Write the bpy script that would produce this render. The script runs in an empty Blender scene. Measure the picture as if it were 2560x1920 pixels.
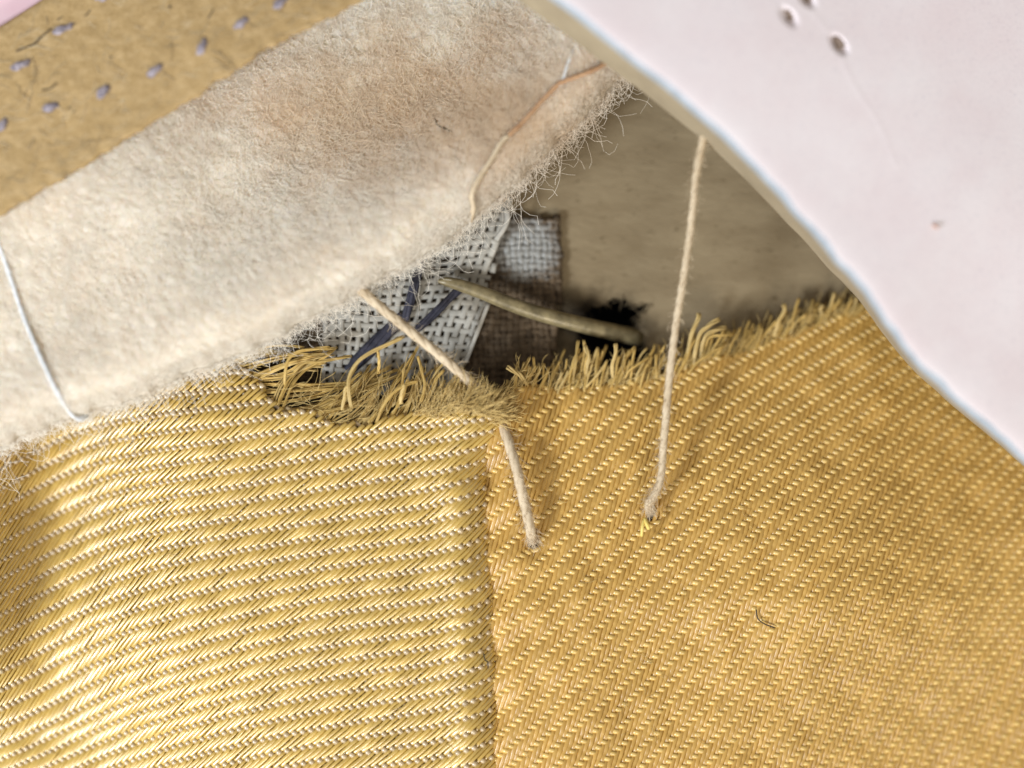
import bpy, math, random
import numpy as np
from mathutils import Vector
from mathutils.geometry import tessellate_polygon

# ---------------------------------------------------------------- camera, light, exposure
scene = bpy.context.scene
scene.unit_settings.system = 'METRIC'
scene.unit_settings.scale_length = 0.001          # 1 unit = 1 mm: a macro close-up about 32 mm wide
D = 80.0                                          # camera height above the cloth, mm
PX = 80.0                                         # photograph pixels per mm at the cloth
cam_d = bpy.data.cameras.new('camera')
cam = bpy.data.objects.new('camera', cam_d)
scene.collection.objects.link(cam)
cam.location = (0, 0, D)
cam_d.sensor_width = 200.0
cam_d.lens = 200.0 * D / (2560 / PX)
cam_d.clip_start, cam_d.clip_end = 1.0, 1000.0
cam_d.dof.use_dof = True
cam_d.dof.focus_distance = D + 0.40
APERTURE = 6.8                                    # lens opening in mm
cam_d.dof.aperture_fstop = cam_d.lens * 0.001 / APERTURE
scene.camera = cam

world = bpy.data.worlds.new('World')
scene.world = world
world.use_nodes = True
bg = world.node_tree.nodes['Background']
bg.inputs[0].default_value = (1.0, 0.97, 0.93, 1)
bg.inputs[1].default_value = 0.36


def area(name, loc, target, size, power, col):
    l = bpy.data.lights.new(name, 'AREA')
    l.shape = 'RECTANGLE'
    l.size, l.size_y = size
    l.energy = power
    l.color = col
    o = bpy.data.objects.new(name, l)
    scene.collection.objects.link(o)
    o.location = loc
    o.rotation_euler = (Vector(target) - Vector(loc)).to_track_quat('-Z', 'Y').to_euler()
    return o


area('window_light', (28, -105, 92), (0, 0, 0), (60, 45), 100000, (1.0, 0.95, 0.88))
area('side_window_light', (-75, -48, 72), (-8, 0, 0), (20, 20), 150000, (0.80, 0.88, 1.0))

scene.view_settings.view_transform = 'Standard'
scene.view_settings.look = 'None'
scene.view_settings.exposure = 0.0
scene.view_settings.gamma = 1.0
scene.view_settings.use_curve_mapping = False
scene.cycles.use_denoising = True
scene.cycles.max_bounces = 8
scene.cycles.diffuse_bounces = 4

rng = np.random.default_rng(7)
random.seed(7)
COL = scene.collection


# ---------------------------------------------------------------- helpers
def P(pts):
    """photo pixel x, y and height (in photo pixels) -> mm in the scene"""
    p = np.asarray(pts, float)
    z = p[..., 2] / PX
    k = (D - z) / D
    return np.stack([(p[..., 0] - 1280) / PX * k, (960 - p[..., 1]) / PX * k, z], -1)


def mesh(name, verts, faces, mat, smooth=True):
    """verts Nx3 array, faces Mx4 or Mx3 array (or list of such arrays)"""
    me = bpy.data.meshes.new(name)
    if not isinstance(faces, list):
        faces = [faces]
    faces = [np.asarray(f, np.int32) for f in faces if len(f)]
    loops = np.concatenate([f.ravel() for f in faces])
    sizes = np.concatenate([np.full(len(f), f.shape[1], np.int32) for f in faces])
    starts = np.concatenate([[0], np.cumsum(sizes)[:-1]]).astype(np.int32)
    me.vertices.add(len(verts))
    me.vertices.foreach_set('co', np.asarray(verts, np.float32).ravel())
    me.loops.add(len(loops))
    me.loops.foreach_set('vertex_index', loops)
    me.polygons.add(len(sizes))
    me.polygons.foreach_set('loop_start', starts)
    me.polygons.foreach_set('loop_total', sizes)
    me.polygons.foreach_set('use_smooth', np.full(len(sizes), smooth))
    me.update(calc_edges=True)
    me.materials.append(mat)
    return me


def thing(name, label, cat, base, group=None):
    o = bpy.data.objects.new(name, None)
    COL.objects.link(o)
    o.empty_display_size = 0.5
    o.location = base
    o['label'] = label
    o['category'] = cat
    if group:
        o['group'] = group
    return o


def part(name, me, parent, kind=None, label=None):
    o = bpy.data.objects.new(name, me)
    COL.objects.link(o)
    if parent is not None:
        o.parent = parent
        q = parent
        off = Vector((0, 0, 0))
        while q is not None:
            off += q.location
            q = q.parent
        o.location = -off                       # mesh data keeps scene coordinates
    if kind:
        o['kind'] = kind
    if label:
        o['label'] = label
    return o


def top(name, me, label, cat, group=None, kind=None):
    o = bpy.data.objects.new(name, me)
    COL.objects.link(o)
    if label:
        o['label'] = label
    if cat:
        o['category'] = cat
    if group:
        o['group'] = group
    if kind:
        o['kind'] = kind
    return o


class Tubes:
    """collects tubes; each is a closed sweep with an elliptical section"""
    def __init__(self):
        self.v, self.q, self.t, self.n = [], [], [], 0

    def add(self, pts, rw, rh=None, sides=6, ref=(0, 0, 1), cap=True, taper=False, phase=0.0):
        pts = np.asarray(pts, float)
        n = len(pts)
        if n < 2:
            return
        rw = np.broadcast_to(np.asarray(rw, float), (n,)).copy()
        rh = rw if rh is None else np.broadcast_to(np.asarray(rh, float), (n,)).copy()
        if taper:
            w = np.ones(n)
            w[-1] = 0.25
            rw = rw * w
            rh = rh * w
        t = np.gradient(pts, axis=0)
        t /= np.linalg.norm(t, axis=1)[:, None] + 1e-12
        r = np.asarray(ref, float)
        s = np.cross(t, r)
        ln = np.linalg.norm(s, axis=1)
        bad = ln < 1e-3
        if bad.any():
            s[bad] = np.cross(t[bad], np.array([1.0, 0.2, 0.1]))
            ln = np.linalg.norm(s, axis=1)
        s /= ln[:, None]
        nn = np.cross(s, t)
        a = np.arange(sides) / sides * 2 * np.pi + phase
        ring = (pts[:, None, :] + s[:, None, :] * (np.cos(a)[None, :, None] * rw[:, None, None])
                + nn[:, None, :] * (np.sin(a)[None, :, None] * rh[:, None, None]))
        self.v.append(ring.reshape(-1, 3))
        i = np.arange(n - 1)[:, None] * sides
        j = np.arange(sides)[None, :]
        j2 = (j + 1) % sides
        q = np.stack([i + j, i + j2, i + sides + j2, i + sides + j], -1).reshape(-1, 4) + self.n
        self.q.append(q)
        if cap and sides > 2:
            f = np.arange(1, sides - 1)
            a0 = np.stack([np.zeros_like(f), f + 1, f], -1) + self.n
            b0 = np.stack([np.zeros_like(f), f, f + 1], -1) + self.n + (n - 1) * sides
            self.t += [a0, b0]
        self.n += n * sides

    def batch(self, pts, r):
        """many thin three-sided fibres at once: pts n x m x 3, r n"""
        n, m = pts.shape[:2]
        t = np.gradient(pts, axis=1)
        t /= np.linalg.norm(t, axis=2)[..., None] + 1e-12
        s = np.cross(t, np.array([0.0, 0.05, 1.0]))
        s /= np.linalg.norm(s, axis=2)[..., None] + 1e-9
        b = np.cross(s, t)
        a = np.arange(3) / 3 * 2 * np.pi + 0.5
        ring = pts[:, :, None, :] + (s[:, :, None, :] * np.cos(a)[:, None] + b[:, :, None, :] * np.sin(a)[:, None]) * r[:, None, None, None]
        self.v.append(ring.reshape(-1, 3))
        k = np.arange(n)[:, None, None] * (m * 3)
        i = np.arange(m - 1)[None, :, None] * 3
        j = np.arange(3)[None, None, :]
        j2 = (j + 1) % 3
        self.q.append(np.stack([k + i + j, k + i + j2, k + i + 3 + j2, k + i + 3 + j], -1).reshape(-1, 4) + self.n)
        self.n += n * m * 3

    def build(self, name, mat):
        return mesh(name, np.concatenate(self.v), [np.concatenate(self.q)] + ([np.concatenate(self.t)] if self.t else []), mat)


def spline(ctrl, n):
    """Catmull-Rom through the control points, n samples"""
    c = np.asarray(ctrl, float)
    c = np.vstack([2 * c[0] - c[1], c, 2 * c[-1] - c[-2]])
    m = len(c) - 3
    u = np.linspace(0, m - 1e-9, n)
    k = u.astype(int)
    f = (u - k)[:, None]
    p0, p1, p2, p3 = c[k], c[k + 1], c[k + 2], c[k + 3]
    return 0.5 * ((2 * p1) + (p2 - p0) * f + (2 * p0 - 5 * p1 + 4 * p2 - p3) * f ** 2 + (3 * p1 - p0 - 3 * p2 + p3) * f ** 3)


def inside(poly, x, y):
    poly = np.asarray(poly, float)
    r = np.zeros(np.shape(x), bool)
    j = len(poly) - 1
    for i in range(len(poly)):
        xi, yi = poly[i]
        xj, yj = poly[j]
        c = ((yi > y) != (yj > y)) & (x < (xj - xi) * (y - yi) / (yj - yi + 1e-12) + xi)
        r ^= c
        j = i
    return r


def sst(a, b, x):
    t = np.clip((np.asarray(x, float) - a) / (b - a), 0, 1)
    return t * t * (3 - 2 * t)


_w = [(rng.normal(size=2), rng.uniform(0, 6.28)) for _ in range(40)]


def lumps(x, y, scale, k0=0, n=7):
    """smooth pseudo noise, about -1..1"""
    s = 0
    for d, p in _w[k0:k0 + n]:
        s = s + np.sin((x * d[0] + y * d[1]) / scale * 2.2 + p)
    return s / math.sqrt(n) / 1.2


# ---------------------------------------------------------------- materials
def mat_base(name, rough=0.6, spec=0.4):
    m = bpy.data.materials.new(name)
    m.use_nodes = True
    nt = m.node_tree
    b = nt.nodes['Principled BSDF']
    b.inputs['Roughness'].default_value = rough
    b.inputs['Specular IOR Level'].default_value = spec
    return m, nt, b


def N(nt, typ, **kw):
    n = nt.nodes.new(typ)
    for k, v in kw.items():
        if k.startswith('i_'):
            n.inputs[k[2:].replace('_', ' ')].default_value = v
        else:
            setattr(n, k, v)
    return n


def ramp(nt, stops):
    r = nt.nodes.new('ShaderNodeValToRGB')
    e = r.color_ramp.elements
    while len(e) < len(stops):
        e.new(0.5)
    for k, (p, c) in enumerate(stops):
        e[k].position = p
        e[k].color = (*c, 1) if len(c) == 3 else c
    return r


def noise_col(name, stops, scale, detail=6, rough=0.7, spec=0.3, bump=0.0, bump_scale=None, bump_dist=0.02,
              stretch=None, rand=0.0, distort=0.0, sheen=0.0, nrough=0.6, fine=None):
    m, nt, b = mat_base(name, rough, spec)
    tc = N(nt, 'ShaderNodeTexCoord')
    vec = tc.outputs['Object']
    if stretch:
        mp = N(nt, 'ShaderNodeMapping')
        mp.inputs['Rotation'].default_value = (0, 0, stretch[0])
        mp.inputs['Scale'].default_value = stretch[1]
        nt.links.new(vec, mp.inputs['Vector'])
        vec = mp.outputs['Vector']
    n1 = N(nt, 'ShaderNodeTexNoise', i_Scale=scale, i_Detail=detail, i_Roughness=nrough, i_Distortion=distort)
    nt.links.new(vec, n1.inputs['Vector'])
    r = ramp(nt, stops)
    nt.links.new(n1.outputs['Fac'], r.inputs['Fac'])
    col = r.outputs['Color']
    if fine:
        n3 = N(nt, 'ShaderNodeTexNoise', i_Scale=fine[0], i_Detail=3)
        nt.links.new(vec, n3.inputs['Vector'])
        r3 = ramp(nt, fine[1])
        nt.links.new(n3.outputs['Fac'], r3.inputs['Fac'])
        mx = N(nt, 'ShaderNodeMix', data_type='RGBA', blend_type='MULTIPLY')
        mx.inputs['Factor'].default_value = 1.0
        nt.links.new(col, mx.inputs['A'])
        nt.links.new(r3.outputs['Color'], mx.inputs['B'])
        col = mx.outputs['Result']
    if rand:
        oi = N(nt, 'ShaderNodeObjectInfo')
        mr = N(nt, 'ShaderNodeMapRange')
        mr.inputs['To Min'].default_value = 1 - rand
        mr.inputs['To Max'].default_value = 1 + rand
        nt.links.new(oi.outputs['Random'], mr.inputs['Value'])
        hs = N(nt, 'ShaderNodeHueSaturation')
        nt.links.new(col, hs.inputs['Color'])
        nt.links.new(mr.outputs['Result'], hs.inputs['Value'])
        col = hs.outputs['Color']
    nt.links.new(col, b.inputs['Base Color'])
    if bump:
        n2 = N(nt, 'ShaderNodeTexNoise', i_Scale=bump_scale or scale, i_Detail=5, i_Roughness=0.6, i_Distortion=distort)
        nt.links.new(vec, n2.inputs['Vector'])
        bp = N(nt, 'ShaderNodeBump', i_Strength=bump, i_Distance=bump_dist)
        nt.links.new(n2.outputs['Fac'], bp.inputs['Height'])
        nt.links.new(bp.outputs['Normal'], b.inputs['Normal'])
    if sheen:
        b.inputs['Sheen Weight'].default_value = sheen
        b.inputs['Sheen Roughness'].default_value = 0.4
    return m


M = {}
M['warp'] = noise_col('gold_silk', [(0.3, (0.56, 0.35, 0.06)), (0.7, (0.70, 0.465, 0.10))], 3.0, rough=0.33, spec=0.8, rand=0.10,
                      bump=0.35, bump_scale=26, bump_dist=0.012)
M['weft'] = noise_col('beige_silk', [(0.3, (0.44, 0.31, 0.15)), (0.7, (0.58, 0.43, 0.23))], 5.0, rough=0.44, spec=0.6, rand=0.10,
                      bump=0.35, bump_scale=26, bump_dist=0.012)
for k, v in (('warp', 0.06), ('weft', 0.0)):
    M[k].node_tree.nodes['Principled BSDF'].inputs['Metallic'].default_value = v
    b = M[k].node_tree.nodes['Principled BSDF']
    b.inputs['IOR'].default_value = 1.65
    b.inputs['Coat Weight'].default_value = 0.62      # satin finish
    b.inputs['Coat IOR'].default_value = 1.9
    b.inputs['Coat Roughness'].default_value = 0.24
M['warp_shaded'] = noise_col('gold_silk_shaded', [(0.3, (0.44, 0.245, 0.05)), (0.7, (0.58, 0.345, 0.085))], 2.0, rough=0.36, spec=0.6, rand=0.10,
                           bump=0.4, bump_scale=26, bump_dist=0.012)  # gold warp again, with the right panel's duller light in the colour
M['weft_lit'] = noise_col('beige_silk_lit', [(0.3, (0.58, 0.37, 0.09)), (0.7, (0.74, 0.50, 0.15))], 4.0, rough=0.32, spec=0.8, rand=0.10,
                           bump=0.35, bump_scale=26, bump_dist=0.012)  # same weft silk, the bright glint on its beads put into the colour
M['fringe'] = noise_col('gold_fringe', [(0.3, (0.40, 0.25, 0.06)), (0.7, (0.60, 0.41, 0.13))], 2.5, rough=0.5, spec=0.4, rand=0.22,
                        bump=0.4, bump_scale=24, bump_dist=0.015)
M['fringe_pale'] = noise_col('pale_gold_fringe', [(0.3, (0.46, 0.31, 0.10)), (0.7, (0.66, 0.48, 0.19))], 2.5, rough=0.45, spec=0.4, rand=0.15)
M['under'] = noise_col('brown_underlay', [(0.3, (0.17, 0.11, 0.04)), (0.7, (0.26, 0.17, 0.065))], 4.0, rough=0.9, spec=0.1)
M['under_dark'] = noise_col('dark_brown_underlay', [(0.3, (0.14, 0.09, 0.03)), (0.7, (0.21, 0.135, 0.05))], 4.0, rough=0.9, spec=0.1)
M['wool'] = noise_col('cream_wool', [(0.32, (0.88, 0.76, 0.60)), (0.46, (0.92, 0.82, 0.68)), (0.62, (0.95, 0.87, 0.75))], 0.35, detail=9,
                      rough=0.95, spec=0.05, bump=0.2, bump_scale=7.0, bump_dist=0.05, distort=0.8, sheen=0.25,
                      fine=(9.0, [(0.35, (0.94, 0.92, 0.89)), (0.6, (1, 1, 1))]))
M['wool_fibre'] = noise_col('cream_wool_fibre', [(0.3, (0.92, 0.81, 0.65)), (0.7, (0.96, 0.89, 0.75))], 2.0, rough=0.6, spec=0.35)
for k, rad in (('wool', 0.55),):
    b = M[k].node_tree.nodes['Principled BSDF']
    b.inputs['Subsurface Weight'].default_value = 0.7
    b.inputs['Subsurface Radius'].default_value = (1.0, 0.8, 0.55)
    b.inputs['Subsurface Scale'].default_value = rad
def wool_tan_shade(m):
    nt = m.node_tree
    b = nt.nodes['Principled BSDF']
    base = b.inputs['Base Color'].links[0].from_socket
    tc = N(nt, 'ShaderNodeTexCoord')
    mp = N(nt, 'ShaderNodeMapping')
    mp.inputs['Rotation'].default_value = (0, 0, math.radians(-35))
    mp.inputs['Scale'].default_value = (0.085, 0.22, 0.0)
    # tan tone with painted shade, centred on (-2.2, 8.2) mm, long along the pad
    sub = N(nt, 'ShaderNodeVectorMath', operation='SUBTRACT')
    sub.inputs[1].default_value = (-2.4, 8.6, 0)
    nt.links.new(tc.outputs['Object'], sub.inputs[0])
    nt.links.new(sub.outputs['Vector'], mp.inputs['Vector'])
    ln = N(nt, 'ShaderNodeVectorMath', operation='LENGTH')
    nt.links.new(mp.outputs['Vector'], ln.inputs[0])
    n = N(nt, 'ShaderNodeTexNoise', i_Scale=0.5, i_Detail=7)
    nt.links.new(tc.outputs['Object'], n.inputs['Vector'])
    ad = N(nt, 'ShaderNodeMath', operation='ADD')
    nt.links.new(ln.outputs['Value'], ad.inputs[0])
    nt.links.new(n.outputs['Fac'], ad.inputs[1])
    r = ramp(nt, [(0.55, (1, 1, 1)), (1.0, (0, 0, 0))])
    mlt = N(nt, 'ShaderNodeMath', operation='MULTIPLY')
    mlt.inputs[1].default_value = 0.78
    nt.links.new(ad.outputs[0], mlt.inputs[0])
    nt.links.new(mlt.outputs[0], r.inputs['Fac'])
    mx = N(nt, 'ShaderNodeMix', data_type='RGBA', blend_type='MULTIPLY')
    nt.links.new(r.outputs['Color'], mx.inputs['Factor'])
    nt.links.new(base, mx.inputs['A'])
    mx.inputs['B'].default_value = (0.79, 0.68, 0.56, 1)
    nt.links.new(mx.outputs['Result'], b.inputs['Base Color'])


wool_tan_shade(M['wool'])
wool_tan_shade(M['wool_fibre'])
M['board'] = noise_col('brown_board', [(0.25, (0.37, 0.245, 0.105)), (0.5, (0.50, 0.34, 0.155)), (0.75, (0.64, 0.46, 0.245))], 2.2, detail=10,
                       rough=0.85, spec=0.15, bump=0.6, bump_scale=9, bump_dist=0.04, nrough=0.72,
                       stretch=(math.radians(-28), (1.0, 2.2, 1.0)), fine=(14.0, [(0.33, (0.72, 0.68, 0.6)), (0.55, (1, 1, 1))]))
M['stitch'] = noise_col('lilac_thread', [(0.32, (0.13, 0.11, 0.125)), (0.68, (0.50, 0.43, 0.45))], 7.0, rough=0.7, spec=0.2)
M['dark'] = noise_col('dark_speck', [(0.3, (0.03, 0.025, 0.02)), (0.7, (0.06, 0.05, 0.04))], 9.0, rough=0.7, spec=0.2)
M['pink'] = noise_col('pink_leather', [(0.3, (0.90, 0.775, 0.765)), (0.7, (0.95, 0.86, 0.845))], 0.5, detail=8, rough=0.55, spec=0.3,
                      bump=0.2, bump_scale=9, bump_dist=0.03, fine=(16.0, [(0.30, (0.84, 0.85, 0.88)), (0.44, (1, 1, 1))]))
M['cut_edge'] = noise_col('pale_cut_edge', [(0.3, (0.33, 0.37, 0.40)), (0.7, (0.46, 0.50, 0.53))], 2.0, rough=0.5, spec=0.35, bump=0.4, bump_scale=6, bump_dist=0.05)
M['suede'] = noise_col('tan_suede', [(0.3, (0.31, 0.245, 0.155)), (0.7, (0.40, 0.32, 0.205))], 0.9, detail=8, rough=0.9, spec=0.1,
                       bump=0.4, bump_scale=8, bump_dist=0.04)
M['backing'] = noise_col('olive_tan_leather', [(0.25, (0.205, 0.15, 0.082)), (0.5, (0.255, 0.193, 0.11)), (0.75, (0.31, 0.24, 0.14))], 0.8, detail=9,
                         rough=0.85, spec=0.15, bump=0.6, bump_scale=5, bump_dist=0.05, stretch=(0.05, (0.6, 1.6, 1.0)),
                         fine=(5.5, [(0.27, (0.55, 0.52, 0.46)), (0.36, (1, 1, 1))]))
M['added_dark'] = noise_col('added_sheet_near_black', [(0.3, (0.012, 0.012, 0.014)), (0.7, (0.02, 0.02, 0.022))], 1.0, rough=0.9, spec=0.05)
M['gauze'] = noise_col('grey_gauze', [(0.3, (0.33, 0.305, 0.25)), (0.7, (0.52, 0.485, 0.41))], 2.2, rough=0.75, spec=0.2, rand=0.12,
                       bump=0.5, bump_scale=18, bump_dist=0.02)
M['navy'] = noise_col('navy_thread', [(0.3, (0.020, 0.020, 0.030)), (0.7, (0.055, 0.052, 0.07))], 6.0, rough=0.6, spec=0.3, bump=0.5, bump_scale=14)
M['cream'] = noise_col('cream_thread', [(0.3, (0.56, 0.43, 0.27)), (0.7, (0.72, 0.58, 0.39))], 3.0, rough=0.7, spec=0.25, bump=0.6,
                       bump_scale=20, bump_dist=0.02)
M['white_thread'] = noise_col('white_thread', [(0.3, (0.68, 0.68, 0.66)), (0.7, (0.80, 0.80, 0.78))], 3.0, rough=0.65, spec=0.25)
M['rust'] = noise_col('rust_thread', [(0.3, (0.40, 0.22, 0.11)), (0.7, (0.54, 0.33, 0.18))], 3.0, rough=0.75, spec=0.2)
M['brass'] = noise_col('dull_brass', [(0.35, (0.13, 0.10, 0.045)), (0.65, (0.30, 0.235, 0.115))], 2.4, rough=0.40, spec=0.6,
                       bump=0.35, bump_scale=6, bump_dist=0.03)
M['brass'].node_tree.nodes['Principled BSDF'].inputs['Metallic'].default_value = 0.15
M['orange'] = noise_col('orange_speck', [(0.3, (0.55, 0.25, 0.12)), (0.7, (0.62, 0.32, 0.18))], 3.0)
M['hole_brown'] = noise_col('raw_brown_leather', [(0.3, (0.20, 0.145, 0.11)), (0.7, (0.38, 0.29, 0.23))], 5.0, rough=0.9, spec=0.1, bump=0.5, bump_scale=9)
M['blush'] = noise_col('blush_pink', [(0.3, (0.78, 0.50, 0.52)), (0.7, (0.84, 0.60, 0.61))], 0.6, rough=0.6)


# coarse brown cloth with a stain of dried pale glue
def burlap_material():
    m = noise_col('brown_burlap', [(0.3, (0.075, 0.05, 0.028)), (0.7, (0.15, 0.105, 0.062))], 4.0, rough=0.85, spec=0.2, rand=0.2, bump=0.5, bump_scale=14)
    nt = m.node_tree
    b = nt.nodes['Principled BSDF']
    base = b.inputs['Base Color'].links[0].from_socket
    tc = N(nt, 'ShaderNodeTexCoord')
    sub = N(nt, 'ShaderNodeVectorMath', operation='DISTANCE')
    sub.inputs[1].default_value = (0.45, 4.3, -1.7)
    nt.links.new(tc.outputs['Object'], sub.inputs[0])
    n = N(nt, 'ShaderNodeTexNoise', i_Scale=5.5, i_Detail=6)
    nt.links.new(tc.outputs['Object'], n.inputs['Vector'])
    ad = N(nt, 'ShaderNodeMath', operation='MULTIPLY_ADD')
    nt.links.new(n.outputs['Fac'], ad.inputs[0])
    ad.inputs[1].default_value = -1.3
    nt.links.new(sub.outputs['Value'], ad.inputs[2])
    r = ramp(nt, [(0.0, (1, 1, 1)), (0.55, (0, 0, 0))])
    nt.links.new(ad.outputs[0], r.inputs['Fac'])
    mx = N(nt, 'ShaderNodeMix', data_type='RGBA')
    nt.links.new(r.outputs['Color'], mx.inputs['Factor'])
    nt.links.new(base, mx.inputs['A'])
    mx.inputs['B'].default_value = (0.30, 0.29, 0.26, 1)
    nt.links.new(mx.outputs['Result'], b.inputs['Base Color'])
    r2 = ramp(nt, [(0.0, (0.85, 0.85, 0.85)), (1.0, (0.16, 0.16, 0.16))])
    nt.links.new(r.outputs['Color'], r2.inputs['Fac'])
    nt.links.new(r2.outputs['Color'], b.inputs['Roughness'])
    return m


M['burlap'] = burlap_material()


def paint_hole_shade(m):
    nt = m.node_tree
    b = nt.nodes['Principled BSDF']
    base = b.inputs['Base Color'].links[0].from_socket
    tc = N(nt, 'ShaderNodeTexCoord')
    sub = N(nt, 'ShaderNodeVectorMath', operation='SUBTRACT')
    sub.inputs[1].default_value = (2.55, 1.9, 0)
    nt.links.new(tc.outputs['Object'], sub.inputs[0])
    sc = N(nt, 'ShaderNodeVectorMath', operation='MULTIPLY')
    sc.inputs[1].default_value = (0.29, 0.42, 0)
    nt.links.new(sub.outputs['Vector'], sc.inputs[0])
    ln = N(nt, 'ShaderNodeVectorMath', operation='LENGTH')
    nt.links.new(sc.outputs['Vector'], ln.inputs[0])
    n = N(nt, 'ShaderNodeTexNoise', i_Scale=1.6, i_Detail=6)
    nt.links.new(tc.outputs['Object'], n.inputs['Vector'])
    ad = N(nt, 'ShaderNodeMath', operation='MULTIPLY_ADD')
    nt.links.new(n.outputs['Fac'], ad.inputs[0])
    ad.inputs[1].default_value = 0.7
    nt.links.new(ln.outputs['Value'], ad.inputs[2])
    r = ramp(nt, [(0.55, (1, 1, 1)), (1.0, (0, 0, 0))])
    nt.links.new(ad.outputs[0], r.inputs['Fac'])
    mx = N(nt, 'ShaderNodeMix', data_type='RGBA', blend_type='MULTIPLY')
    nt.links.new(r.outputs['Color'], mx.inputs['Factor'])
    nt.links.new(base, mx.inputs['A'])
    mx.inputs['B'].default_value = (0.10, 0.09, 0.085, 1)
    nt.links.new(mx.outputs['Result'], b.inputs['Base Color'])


paint_hole_shade(M['backing'])                                 # soft shade round the torn hole, painted into the leather colour

# ---------------------------------------------------------------- backing leather with the torn hole
ZB = -165.0


def BZ(x):
    return ZB - 0.06 * (np.asarray(x, float) - 1400)


hole = [(1440, 825), (1455, 790), (1482, 768), (1508, 764), (1532, 746), (1566, 750), (1582, 764), (1622, 760), (1626, 770),
        (1604, 786), (1592, 800), (1598, 818), (1590, 842), (1612, 850), (1622, 880), (1640, 905), (1600, 935), (1530, 945),
        (1475, 920), (1446, 880)]
outer = [(420, -500), (3100, -500), (3100, 1300), (420, 1300)]


def jag(poly, amp, k):
    out = []
    for a, b in zip(poly, poly[1:] + poly[:1]):
        for t in np.arange(k) / k:
            j = rng.normal(size=2) * amp
            out.append((a[0] + (b[0] - a[0]) * t + j[0], a[1] + (b[1] - a[1]) * t + j[1]))
    return out


hole_j = jag(hole, 1.4, 3)
allv = outer + hole_j
tris = tessellate_polygon([[Vector((x, y, 0)) for x, y in outer], [Vector((x, y, 0)) for x, y in hole_j]])
vt = np.array([(x, y, BZ(x)) for x, y in allv] + [(x + (1500 - x) * -0.05, y + (840 - y) * -0.05, BZ(x) - 70) for x, y in hole_j])
nh, no = len(hole_j), len(outer)
wall = [(no + i, no + (i + 1) % nh, no + nh + (i + 1) % nh, no + nh + i) for i in range(nh)]
tr = []
for a, b, c in tris:
    va, vb, vc = P(vt[[a, b, c]])
    tr.append((a, b, c) if np.cross(vb - va, vc - va)[2] > 0 else (a, c, b))
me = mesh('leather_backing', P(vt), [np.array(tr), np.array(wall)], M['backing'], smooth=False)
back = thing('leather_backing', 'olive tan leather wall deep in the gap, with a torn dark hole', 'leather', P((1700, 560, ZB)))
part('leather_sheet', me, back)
tb = Tubes()
for k in range(70):
    i = rng.integers(nh)
    hx, hy = hole_j[i]
    an = math.atan2(840 - hy, 1510 - hx) + rng.normal() * 0.7
    L = rng.uniform(8, 34)
    t = np.linspace(-0.4, 1, 6)
    b = rng.normal() * 6
    px, py = hx + np.cos(an) * L * t - np.sin(an) * b * t * t, hy + np.sin(an) * L * t + np.cos(an) * b * t * t
    tb.add(P(np.stack([px, py, BZ(px) + 1.5 - 9 * np.clip(t, 0, 1) ** 2 * rng.uniform(-0.4, 1.5)], -1)), rng.uniform(0.5, 1.5) / PX, sides=4, taper=True)
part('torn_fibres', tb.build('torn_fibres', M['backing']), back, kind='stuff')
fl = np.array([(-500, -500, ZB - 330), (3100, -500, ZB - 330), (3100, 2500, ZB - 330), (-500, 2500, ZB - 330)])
part('added_dark_sheet', mesh('added_dark_sheet', P(fl), np.array([(3, 2, 1, 0)]), M['added_dark'], False), back)  # near-black sheet added to keep light out of the hole


# ---------------------------------------------------------------- plain weave scraps: burlap and gauze
def plain_weave(parent, fmap, na, nb, poly, rw, rh, H, mat, za, step=0.5, jitter=0.8, rag=4):
    for axis, nm in ((0, 'warp_yarn'), (1, 'weft_yarn')):
        nmain, nother = (na, nb) if axis == 0 else (nb, na)
        for i in range(nmain):
            t = np.arange(0, nother - 1 + 1e-6, step)
            f = np.full_like(t, i)
            a, b = (f, t) if axis == 0 else (t, f)
            x, y = fmap(a, b)
            ph = rng.uniform(0, 6.28)
            wob = jitter * np.sin(t * 0.9 + ph)
            x = x + wob
            y = y + jitter * np.sin(t * 0.7 + ph * 2)
            z = BZ(x) + za + H * np.cos(np.pi * t) * (1 if (i + axis) % 2 else -1)
            rg = rng.uniform(-rag, rag, 2)
            keep = inside(poly, x + rg[0], y + rg[1])
            tb = Tubes()
            runs = np.flatnonzero(np.diff(np.concatenate([[0], keep.astype(int), [0]])))
            for s, e in zip(runs[::2], runs[1::2]):
                if e - s < 3:
                    continue
                w = rw * rng.uniform(0.78, 1.22)
                tb.add(P(np.stack([x[s:e], y[s:e], z[s:e]], -1)), w / PX, rh / PX, sides=6)
            if tb.n:
                part(nm, tb.build(nm, mat), parent)


burl = thing('coarse_cloth', 'dark brown coarse woven cloth scrap with pale glue, behind grey gauze', 'cloth', P((1100, 750, ZB + 12)))
bpoly = [(600, 830), (760, 700), (1000, 560), (1225, 545), (1392, 540), (1400, 700), (1385, 800), (1375, 990), (600, 990)]
plain_weave(burl, lambda a, b: (600 + a * 15.5 + b * 0.5, 520 + b * 16.5 + 3 * np.sin(a * .5)), 54, 29, bpoly, 8.6, 6, 4, M['burlap'], 16, jitter=2.2, rag=14)

gz = thing('gauze_scrap', 'light grey open weave gauze scrap with small square holes', 'gauze', P((1010, 780, ZB + 45)))
gpoly = [(798, 640), (1000, 500), (1280, 460), (1273, 540), (1262, 575), (1232, 680), (1205, 790), (1166, 915), (1100, 990), (806, 990), (800, 850)]


def gmap(a, b):
    x0 = 790 + a * 19.5
    tilt = np.tan(np.radians(2 + 17 * sst(850, 1120, x0)))
    y = 470 + b * 21.5
    return x0 + (960 - y) * tilt, y - 0.06 * (x0 - 900) + 4 * np.sin(a * 0.6 + b * 0.2)


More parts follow.
